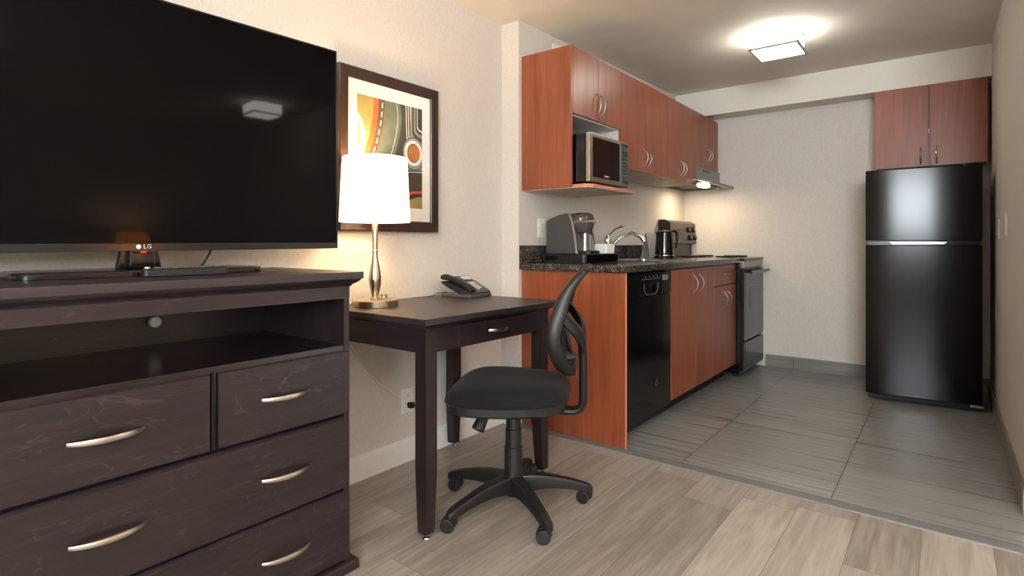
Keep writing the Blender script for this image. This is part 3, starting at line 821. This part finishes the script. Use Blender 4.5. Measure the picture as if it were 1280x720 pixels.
# counter
ctop = thing('countertop', 'speckled dark brown stone look kitchen countertop with rounded front edge', 'countertop', (-1.58, 3.5, .885))
m = MB(); cx0, cx1, cy0, cy1 = KX+.001, -1.242, 2.522, 4.462
sx0, sx1, sy0, sy1 = -1.78, -1.36, 3.24, 3.84
m.box(sx1, cx1, cy0, cy1, .886, .922, .006); m.box(cx0, sx0, cy0, cy1, .886, .922, .002)
m.box(sx0-.002, sx1+.008, cy0, sy0, .886, .922, .0); m.box(sx0-.002, sx1+.008, sy1, cy1, .886, .922, .0)
part('slab', m, M['gran'], ctop)
single('backsplash', MB().box(cx0, cx0+.02, cy0, cy1, .9225, 1.022, .003), M['gran'], 'low speckled dark strip along the wall behind the sink and coffee maker', 'backsplash')
# sink
sk = thing('sink', 'stainless steel sink set in the countertop', 'sink', (-1.57, 3.54, .74))
fr_ = rrect(sx0-.012, sx1+.012, sy0-.012, sy1+.012, .03); fi = rrect(sx0+.01, sx1-.01, sy0+.01, sy1-.01, .05)
R = []
for f, i, z in ((fr_, 0, .9225), (fr_, .003, .9265), (fi, 0, .9255), (fi, .004, .915), (fi, .02, .75), (fi, .05, .742), (fi, .17, .74)):
    R.append([V((p[0], p[1], z)) for p in f(i)])
m = MB().ring_loft(R, False); m.f.append([len(m.v)-len(R[-1])+k for k in range(len(R[-1]))]); m.mi.append(0)
part('basin', m, M['steel'], sk)
part('drain', MB().lathe([(.045, .742), (.04, .744), (.02, .7435), (.001, .743)], (-1.57, 3.54, 0), 24), M['chrome'], sk)
# faucet
fx, fy = -1.825, 3.42
fa = thing('faucet', 'chrome single lever kitchen faucet arching over the sink', 'faucet', (fx, fy, .922))
part('base', MB().lathe([(.03, .922), (.03, .93), (.024, .936), (.022, .99), (.019, 1.0)], (fx, fy, 0), 24), M['chrome'], fa)
m = MB().tube(smooth([(fx, fy, .985), (fx+.03, fy+.01, 1.02), (fx+.08, fy+.035, 1.075), (fx+.15, fy+.06, 1.105), (fx+.2, fy+.08, 1.085), (fx+.225, fy+.088, 1.06)], 0), [.013, .012, .011, .011, .013, .014], 14)
m.cyl((fx+.222, fy+.087, 1.062), (fx+.232, fy+.09, 1.048), .015, seg=16); part('spout', m, M['chrome'], fa)
part('valve_body', MB().lathe([(.019, 1.0), (.024, 1.01), (.026, 1.05), (.024, 1.075), (.014, 1.09), (.001, 1.093)], (fx, fy, 0), 24), M['chrome'], fa)
m = MB().tube([(fx, fy, 1.08), (fx+.02, fy+.005, 1.10), (fx+.05, fy+.015, 1.13), (fx+.085, fy+.03, 1.148), (fx+.10, fy+.035, 1.147)], [.009, .008, .007, .009, .006], 12, flat=(.7, 1.3)); part('lever', m, M['chrome'], fa)

# coffee station
tr = thing('pod_drawer', 'low black coffee pod drawer on the counter under the coffee maker', 'drawer box', (-1.68, 2.78, .922), math.radians(-6))
m = MB().rbox(rrect(-.17, .14, -.115, .215, .02), [(0, .003), (.003, 0), (.05, 0), (.053, .003)])
part('body', m, M['plas'], tr)
m = MB().box(-.14, .03, -.1165, -.112, .014, .040, .002); m.box(-.13, .02, -.118, -.114, .016, .028, .001); part('side_grip', m, M['gloss'], tr)
part('drawer_front', MB().box(.136, .144, -.10, .205, .005, .048, .002), M['gloss'], tr)
cm = thing('coffee_maker', 'dark grey single cup coffee maker with silver trim on the pod drawer', 'coffee maker', (-1.685, 2.78, .9755), math.radians(-6))
def side_poly(ins=0): return [(-.155+ins, 0), (-.155+ins, .19-ins), (-.12, .205-ins), (-.06, .223-ins), (-.01, .23-ins), (.02-ins, .228-ins), (.035-ins, .17), (.048-ins, .10), (.06-ins, .0)]
part('body', MB().prism(side_poly(), 'y', -.085, .085, .006), M['grey_plas'], cm)
for s in (-1, 1):
    m = MB(); rings = []
    for x, z in ((-.01, .232), (.012, .222), (.03, .18), (.045, .12), (.056, .06), (.062, .0)):
        rings.append([V((x, s*.0875, z)), V((x+.014, s*.0875, z)), V((x+.014, s*.078, z)), V((x, s*.078, z))])
    m.ring_loft(rings); part('chrome_strip', m, M['nickel'], cm)
m = MB(); rings = []
for z, r in ((.115, .03), (.12, .05), (.15, .064), (.18, .07), (.205, .07), (.222, .062), (.232, .04)):
    rings.append([V((.045+r*.95*math.cos(a), r*1.1*math.sin(a), z)) for a in [2*PI*k/28 for k in range(28)]])
m.ring_loft(rings); part('brew_head', m, plain('smoked_silver_plastic', (70, 68, 66), .16), cm)
m = MB(); 
pts = [(.045+.07*math.cos(a), .08*math.sin(a), .178+.004*math.cos(a)) for a in [-PI*.62+PI*1.24*k/20 for k in range(21)]]
m.tube(pts, .007, 8); m.tube([(.112, -.02, .182), (.135, 0, .184), (.112, .02, .182)], .006, 8); part('lid_handle', m, M['nickel'], cm)
part('drip_column', MB().lathe([(.026, 0), (.024, .03), (.02, .06), (.022, .118)], (.062, 0, 0), 20), M['steel'], cm)
part('drip_tray', MB().rbox(rrect(.03, .135, -.06, .06, .03), [(0, 0), (.014, 0), (.017, .003)]), M['plas'], cm)
# white caddy on the drawer
wc = thing('coffee_caddy', 'white rectangular holder of cups and sachets on the end of the pod drawer', 'holder', (-1.62, 2.915, .9755), math.radians(-6))
m = MB(); R = rrect(-.06, .085, -.035, .06, .012)
m.ring_loft([[V((p[0], p[1], z)) for p in R(i)] for z, i in ((0, .004), (.052, 0), (.052, .004), (.006, .007))], True); part('tray', m, M['ceramic'], wc)
m = MB()
for k in range(7): m.box(-.048+k*.017, -.036+k*.017, -.025, .048, .006, .056, .001)
part('sachets', m, M['white'], wc)

# kettle
kx, ky = -1.70, 4.10
kt = thing('kettle', 'gloss black electric kettle with chrome base ring on the counter near the stove', 'kettle', (kx, ky, .922))
part('power_base', MB().lathe([(.075, .922), (.08, .925), (.08, .934), (.072, .938)], (kx, ky, 0), 32), M['plas_gloss'], kt)
part('chrome_ring', MB().lathe([(.072, .938), (.074, .94), (.074, .948), (.071, .950)], (kx, ky, 0), 32), M['chrome'], kt)
part('jug', MB().lathe([(.070, .950), (.072, .955), (.069, 1.0), (.064, 1.06), (.059, 1.115), (.058, 1.12)], (kx, ky, 0), 36), M['plas_gloss'], kt)
part('lid', MB().lathe([(.058, 1.12), (.056, 1.128), (.03, 1.133), (.001, 1.134)], (kx, ky, 0), 32), M['plas_gloss'], kt)
hd = V((.6, .8, 0)).normalized()
m = MB().tube([V((kx, ky, 0))+hd*r+V((0, 0, z)) for r, z in ((.05, 1.12), (.085, 1.135), (.105, 1.12), (.112, 1.06), (.105, 1.01), (.098, .995))], [.012, .012, .012, .011, .010, .007], 12, flat=(.8, 1.2)); part('handle', m, M['plas'], kt)
m = MB().tube([V((kx, ky, 0))-hd*r+V((0, 0, z)) for r, z in ((.045, 1.09), (.062, 1.108), (.07, 1.118))], [.014, .012, .008], 10); part('spout', m, M['plas_gloss'], kt)
# small tent card behind the kettle
m = MB()
m.prism([(-1.86, .922), (-1.857, .922), (-1.822, 1.11), (-1.819, 1.11), (-1.784, .922), (-1.781, .922), (-1.818, 1.115), (-1.823, 1.115)][::1], 'y', 4.03, 4.2)
single('tent_card', m, plain('grey_card', (150, 156, 154), .4, var=.05), 'grey folded tent card standing on the counter left of the kettle', 'card')

# ------------------------------------------------------------------ stove
st = thing('stove', 'black and steel freestanding electric stove in the corner at the end of the counter', 'stove', (-1.55, 4.76, 0))
y0, y1, xf = 4.468, 5.04, -1.215
part('body', MB().box(KX+.01, xf-.03, y0, y1, .03, .90, .004), M['gloss'], st)
m = MB().box(-1.80, xf+.005, y0, y1, .90, .922, .006); part('cooktop', m, M['gloss'], st)
for i, (bx, by, r) in enumerate(((-1.40, 4.61, .07), (-1.40, 4.89, .09), (-1.66, 4.61, .09), (-1.66, 4.89, .07))):
    m = MB()
    for q in range(3):
        rr = r*(1-.28*q); m.tube([(bx+rr*math.cos(2*PI*k/32), by+rr*math.sin(2*PI*k/32), .929) for k in range(32)], .005, 8, closed=True, cap=False)
    part('burner', m, M['dark'], st)
m = MB().box(xf-.032, xf-.004, y0+.004, y1-.004, .845, .898, .004); part('front_rail', m, M['steel'], st)
m = MB().box(xf-.032, xf, y0+.006, y1-.006, .285, .838, .006)
od = part('oven_door', m, M['plas_gloss'], st)
ms_ = plain('stove_grey_enamel', (70, 70, 69), .22, var=.03, spec=.6)
m = MB().box(xf-.002, xf+.002, y0+.03, y1-.008, .300, .80, .001); part('door_face', m, ms_, od)
m = MB().box(xf, xf+.004, 4.62, 4.92, .52, .70, .001); part('oven_window', m, M['gloss'], od)
m = MB()
for yy in (y0+.05, y1-.05): m.cyl((xf-.002, yy, .815), (xf+.045, yy, .815), .008, seg=12)
m.tube([(xf+.045, y0+.015, .815), (xf+.045, y1-.015, .815)], .012, 14); part('handle', m, M['plas_gloss'], od)
m = MB().box(xf-.032, xf, y0+.006, y1-.006, .05, .272, .008); dr = part('storage_drawer', m, M['gloss'], st)
part('drawer_face', MB().box(xf-.002, xf+.002, y0+.03, y1-.008, .06, .262, .001), plain('stove_dark_enamel', (30, 30, 30), .18, var=.03), dr)
m = MB()
for xx in (-1.82, xf-.08):
    for yy in (y0+.04, y1-.04): part('foot', MB().cyl((xx, yy, 0), (xx, yy, .032), .016, seg=12), M['dark'], st)
m = MB().prism([(KX+.004, .922), (KX+.004, 1.232), (-1.84, 1.232), (-1.80, 1.21), (-1.785, 1.035), (-1.83, 1.03), (-1.83, .922)], 'y', y0-.005, y1+.008, .003)
bk = part('backguard', m, plain('backguard_grey', (60, 56, 52), .35, var=.04), st)
m = MB().prism([(KX+.003, 1.05), (KX+.003, 1.235), (-1.842, 1.235), (-1.80, 1.212), (-1.788, 1.05)], 'y', y0-.009, y0-.004, .001); part('end_cap', m, M['plas'], bk)
m = MB()
for yy, zz in ((4.85, 1.155), (4.965, 1.155), (4.87, 1.085), (4.98, 1.085)):
    p = V((-1.797+.01*(1.155-zz)/.07, yy, zz)); part('knob', MB().cyl(p, p+V((.024, 0, .003)), .025, .021, 20, .004), M['plas_gloss'], bk)
m = MB().box(-1.797, -1.788, 4.62, 4.76, 1.07, 1.16, .002); m.box(-1.792, -1.784, 4.78, 4.83, 1.055, 1.075, .002); part('clock_panel', m, M['plas_gloss'], bk)

# ------------------------------------------------------------------ wall cabinets
FU = -1.575; UT = 2.095
u1 = thing('microwave_wall_cabinet', 'cherry wall cabinet with two doors over an open shelf holding the microwave', 'cabinet', (-1.73, 2.84, 1.33))
m = MB().box(KX+.003, FU, 2.545, 2.562, 1.336, UT, .001); part('side_panel', m, M['cherry'], u1)
m = MB().box(KX+.003, FU-.019, 3.118, 3.134, 1.352, UT, .001); part('side_panel', m, M['cherry_in'], u1)
m = MB().box(KX+.003, FU-.02, 2.562, 3.118, 1.728, UT, .001); part('carcass', m, M['cherry_in'], u1)
m = MB().box(KX+.003, KX+.010, 2.562, 3.118, 1.352, 1.728); part('back_panel', m, M['cherry_in'], u1)
m = MB().prism([(KX+.003, 2.5635), (-1.505, 2.5635), (-1.47, 2.60), (-1.47, 3.118), (KX+.003, 3.118)], 'z', 1.334, 1.350, .001); m.cur = 0
part('shelf', m, M['cherry_edge'], u1)
part('shelf_underside', MB().prism([(KX+.004, 2.5625), (-1.507, 2.5655), (-1.472, 2.602), (-1.472, 3.116), (KX+.004, 3.116)], 'z', 1.331, 1.334), M['under'], u1)
door(u1, 2.563, 2.843, 1.732, UT, FU, 2.818, 1.825, .125); door(u1, 2.843, 3.134, 1.732, UT, FU, 2.868, 1.825, .125)
def upper(name, label, ya, ys, yb, z0, hz, hl=.11):
    t = thing(name, label, 'cabinet', (-1.73, (ya+yb)/2, z0))
    part('carcass', MB().box(KX+.003, FU-.019, ya+.001, yb-.001, z0+.003, UT, .001), M['cherry'], t)
    part('underside', MB().box(KX+.004, FU-.021, ya+.002, yb-.002, z0, z0+.004), M['under'], t)
    door(t, ya, ys, z0-.002, UT, FU, ys-.028, hz, hl); door(t, ys, yb, z0-.002, UT, FU, ys+.028, hz, hl)
    return t
upper('wall_cabinet', 'tall cherry wall cabinet with two doors directly right of the microwave', 3.136, 3.484, 3.85, 1.503, 1.60)
upper('wall_cabinet', 'narrow cherry wall cabinet between the wider cabinet and the range hood', 3.852, 4.13, 4.45, 1.503, 1.60)
upper('hood_cabinet', 'short cherry wall cabinet above the range hood', 4.452, 4.73, 4.985, 1.658, 1.775, .10)
# microwave
mw = thing('microwave', 'silver fronted microwave with black window on the open cabinet shelf', 'microwave', (-1.65, 2.80, 1.352))
a0, a1, mf = 2.578, 3.032, -1.478
part('case', MB().box(-1.83, mf-.03, a0+.002, a1-.002, 1.362, 1.622, .006), M['gloss'], mw)
m = MB()
for xx in (-1.80, mf-.06):
    for yy in (a0+.04, a1-.04): part('foot', MB().cyl((xx, yy, 1.3505), (xx, yy, 1.363), .012, seg=12), M['dark'], mw)
dr_ = part('door', MB().box(mf-.028, mf, a0, 2.935, 1.362, 1.624, .008), metal('microwave_silver', (176, 170, 156), .38), mw)
part('window', MB().box(mf-.002, mf+.0015, a0+.028, 2.915, 1.388, 1.602, .001), M['gloss'], dr_)
part('brand_mark', MB().text('Whirlpool', .014, Matrix.Translation((mf+.0018, 2.76, 1.402)) @ TX, .0004), M['mark'], dr_)
cp = part('control_panel', MB().box(mf-.028, mf-.001, 2.937, a1, 1.362, 1.624, .006), metal('microwave_silver_panel', (150, 150, 142), .38), mw)
part('control_face', MB().box(mf-.002, mf+.001, 2.948, a1-.010, 1.385, 1.61, .001), plain('panel_green_grey', (42, 48, 44), .2), cp)
m = MB()
for i in range(7):
    for j in range(3): m.box(mf+.0006, mf+.002, 2.954+j*.023, 2.970+j*.023, 1.40+i*.021, 1.412+i*.021, .0004)
m.box(mf+.0006, mf+.002, 2.954, 3.016, 1.565, 1.595, .0004)
part('buttons', m, plain('button_grey', (72, 80, 74), .4), cp)

# range hood
hd_ = thing('range_hood', 'steel under-cabinet range hood with lit lamp above the stove', 'range hood', (-1.7, 4.75, 1.50))
h0, h1 = 4.455, 5.035
m = MB(); m.box(KX+.003, FU, h0, h1, 1.615, 1.657, .002); m.box(KX+.003, FU-.003, h0, h0+.012, 1.515, 1.615, .001); m.box(KX+.003, FU-.003, h1-.012, h1, 1.515, 1.615, .001); m.box(KX+.003, KX+.015, h0, h1, 1.515, 1.615)
m.box(FU-.014, FU-.002, h0, h1, 1.545, 1.615, .001)
part('housing', m, M['steel'], hd_)
m = MB().prism([(FU-.016, 1.560), (FU, 1.560), (-1.462, 1.532), (-1.455, 1.528), (-1.455, 1.512), (-1.462, 1.508), (-1.475, 1.508), (-1.475, 1.520), (FU-.016, 1.546)], 'y', h0, h1, .001); part('visor', m, M['steel'], hd_)
m = MB()
for k in range(3): m.box(FU-.001, FU+.002, 4.60+k*.055, 4.64+k*.055, 1.628, 1.644, .001)
part('switches', m, M['plas_gloss'], hd_)
part('filter', MB().box(KX+.02, FU-.02, h0+.3, h1-.015, 1.53, 1.545, .001), plain('hood_filter', (120, 116, 108), .5, nscale=400, var=.3), hd_)
part('lens', MB().box(FU-.085, FU-.018, 4.69, 4.84, 1.513, 1.547, .014, 4), emit('hood_lamp', (255, 228, 190), 6), hd_)

# ------------------------------------------------------------------ refrigerator
fg = thing('refrigerator', 'tall gloss black top freezer refrigerator standing by the right wall', 'refrigerator', (-.116, 4.398, 0), math.radians(5.6))
# local: front at y=0, faces -y, x across
w = .301
part('cabinet', MB().box(-w+.004, w-.004, .062, .56, .035, 1.51, .006), M['fridge'], fg)
def fdoor(z0, z1, name):
    m = MB(); rings = []
    n = 14
    out = []
    for k in range(n+1):
        u = -1+2*k/n; out.append((u*w, .010*(abs(u)**6)+.004*u*u))
    def ring(i, z): return [V((x*(1-i/w), y+i*.6, z)) for x, y in out]+[V((w-i, .058, z)), V((-w+i, .058, z))]
    m.ring_loft([ring(.004, z0), ring(0, z0+.004), ring(0, z1-.004), ring(.004, z1)]); return part(name, m, M['fridge'], fg, ang=18)
fd = fdoor(1.052, 1.515, 'freezer_door'); rd = fdoor(.045, 1.022, 'fridge_door')
# recessed grip strip
m = MB().box(-w+.008, w-.008, .014, .05, 1.020, 1.055, .002); part('grip_recess', m, M['gloss'], fg)
m = MB(); m.prism([(-.17, 1.044), (.13, 1.044), (.115, 1.028), (-.155, 1.028)], 'y', .004, .012, .001); part('grip_lip', m, M['steel'], fg)
m = MB(); m.box(-w+.003, w-.003, -.002, .012, 1.046, 1.051, .0015); m.box(-w+.003, w-.003, -.002, .012, 1.022, 1.027, .0015); part('door_edge_trim', m, M['plas_gloss'], fg)
part('top_hinge', MB().box(w-.09, w-.005, .005, .09, 1.514, 1.530, .004), M['gloss'], fg)
part('lower_hinge', MB().box(w-.06, w+.004, .0, .05, .028, .044, .003), M['chrome'], fg)
m = MB().box(-w+.015, w-.02, .03, .06, .012, .04, .002); part('kick_grille', m, M['dark'], fg)
m = MB()
for xx in (-w+.05, w-.05):
    for yy in (.08, .5): part('foot', MB().cyl((xx, yy, 0), (xx, yy, .036), .016, seg=12), M['screw'], fg)
# cabinet above refrigerator
fc = thing('fridge_cabinet', 'cherry two door cabinet above the refrigerator', 'cabinet', (-.085, 4.9, 1.57))
part('carcass', MB().box(-.403, .222, 4.853, BY-.002, 1.575, 2.137, .001), M['cherry'], fc)
for xa, xb, hx in ((-.404, -.092, -.132), (-.082, .223, -.045)):
    m = MB().box(xa, xb, 4.832, 4.850, 1.572, 2.136, .0015); d = part('door', m, M['cherry'], fc)
    bow((hx, 4.833, 1.645), (0, 0, 1), .12, .03, .005, 'nickel', d, out=(0, -1, 0))
part('door_latch', MB().box(-.090, -.084, 4.838, 4.85, 1.80, 1.83, .001), M['ceramic'], fc)

# ------------------------------------------------------------------ ceiling lights
def ceiling_light(x, y, label, strength):
    zc = cz(y); t = thing('ceiling_light', label, 'ceiling light', (x, y, zc), None, None)
    g = emit('ceiling_light_glass_%s' % ('kitchen' if y > 3 else 'living'), (255, 250, 240), strength)
    part('canopy', MB().box(x-.125, x+.125, y-.125, y+.125, zc-.012, zc-.001, .003), M['white'], t)
    part('diffuser', MB().box(x-.122, x+.122, y-.122, y+.122, zc-.108, zc-.012, .004), g, t)
    m = MB()
    for a, b, c, d in ((x-.14, x+.14, y-.14, y-.125), (x-.14, x+.14, y+.125, y+.14), (x-.14, x-.125, y-.14, y+.14), (x+.125, x+.14, y-.14, y+.14)):
        m.box(a, b, c, d, zc-.112, zc-.102, .001); 
    part('frame', m, M['nickel'], t)
ceiling_light(-.815, 3.74, 'square glowing flush ceiling light over the kitchen floor', 11)
ceiling_light(1.42, 2.38, 'square glowing flush ceiling light seen reflected in the television screen', 22)
ceiling_light(.5, -1.1, 'square glowing flush ceiling light added behind the camera as unseen fill', 22)  # invented fixture out of view, added to brighten the living area

# ------------------------------------------------------------------ things seen only in the TV reflection
nt = thing('nightstand', 'dark wooden nightstand with reflected lamp on it, across the room', 'nightstand', (2.6, 1.68, 0))
part('body', MB().box(2.38, 2.85, 1.43, 1.93, .05, .6, .004), M['esp_y'], nt); part('top', MB().box(2.36, 2.86, 1.41, 1.95, .6, .625, .004), M['esp_top'], nt)
part('plinth', MB().box(2.40, 2.84, 1.45, 1.91, 0, .05, .002), M['esp_y'], nt)
part('drawer', MB().box(2.37, 2.382, 1.45, 1.91, .35, .57, .003), M['esp_y'], nt)
table_lamp(2.6, 1.68, .625, 'table lamp with amber lit shade reflected in the television, on the nightstand', shade_mat('amber_shade', (230, 190, 140), (255, 190, 110), .6), 20, zs=.30, sh=.22)
fp = thing('framed_picture', 'dark framed picture across the room, faintly reflected at the screen left', 'picture', (FX, .2, 1.2))
m = frame_ring(-.3, .5, 1.25, 1.85, .05, -FX+.001, -FX+.03); m.xform(Matrix.Scale(-1, 4, (1, 0, 0))); part('frame', m, M['esp_z'], fp)
part('mat_board', MB().box(FX-.015, FX-.001, -.26, .46, 1.29, 1.81), M['ceramic'], fp)
part('print', MB().box(FX-.017, FX-.014, -.1, .3, 1.4, 1.7), art_m[4], fp)

# ------------------------------------------------------------------ lights
def area(name, loc, rot, sx, sy, e, col=(1, 1, 1)):
    li = bpy.data.lights.new(name, 'AREA'); li.shape = 'RECTANGLE'; li.size = sx; li.size_y = sy; li.energy = e; li.color = col
    o = bpy.data.objects.new(name, li); C.objects.link(o); o.location = loc; o.rotation_euler = rot; return o
area('window_daylight', ((wx0+wx1)/2, NY-.12, (wz0+wz1)/2), (PI/2+.12, 0, 0), wx1-wx0, wz1-wz0, 150, (.84, .92, 1.0))
area('ceiling_fill', (.9, -.7, 1.7), (PI, 0, 0), .5, .5, 85, (1, .95, .88))  # added fill with no fixture, aimed up to brighten the ceiling
def point(name, loc, e, col, r=.05):
    li = bpy.data.lights.new(name, 'POINT'); li.energy = e; li.color = col; li.shadow_soft_size = r
    o = bpy.data.objects.new(name, li); C.objects.link(o); o.location = loc
sp = bpy.data.lights.new('hood_lamp_beam', 'AREA'); sp.energy = 2.6; sp.color = (1, .72, .44); sp.size = .14
so = bpy.data.objects.new('hood_lamp_beam', sp); C.objects.link(so); so.location = (FU-.08, 4.7, 1.495)
wd = bpy.data.worlds.new('world'); bpy.context.scene.world = wd; wd.use_nodes = True
wd.node_tree.nodes['Background'].inputs[0].default_value = (.9, .95, 1, 1); wd.node_tree.nodes['Background'].inputs[1].default_value = 1.5
vs_ = bpy.context.scene.view_settings
vs_.view_transform = 'Standard'; vs_.look = 'None'; vs_.gamma = 1; vs_.exposure = 0.75; vs_.use_curve_mapping = False
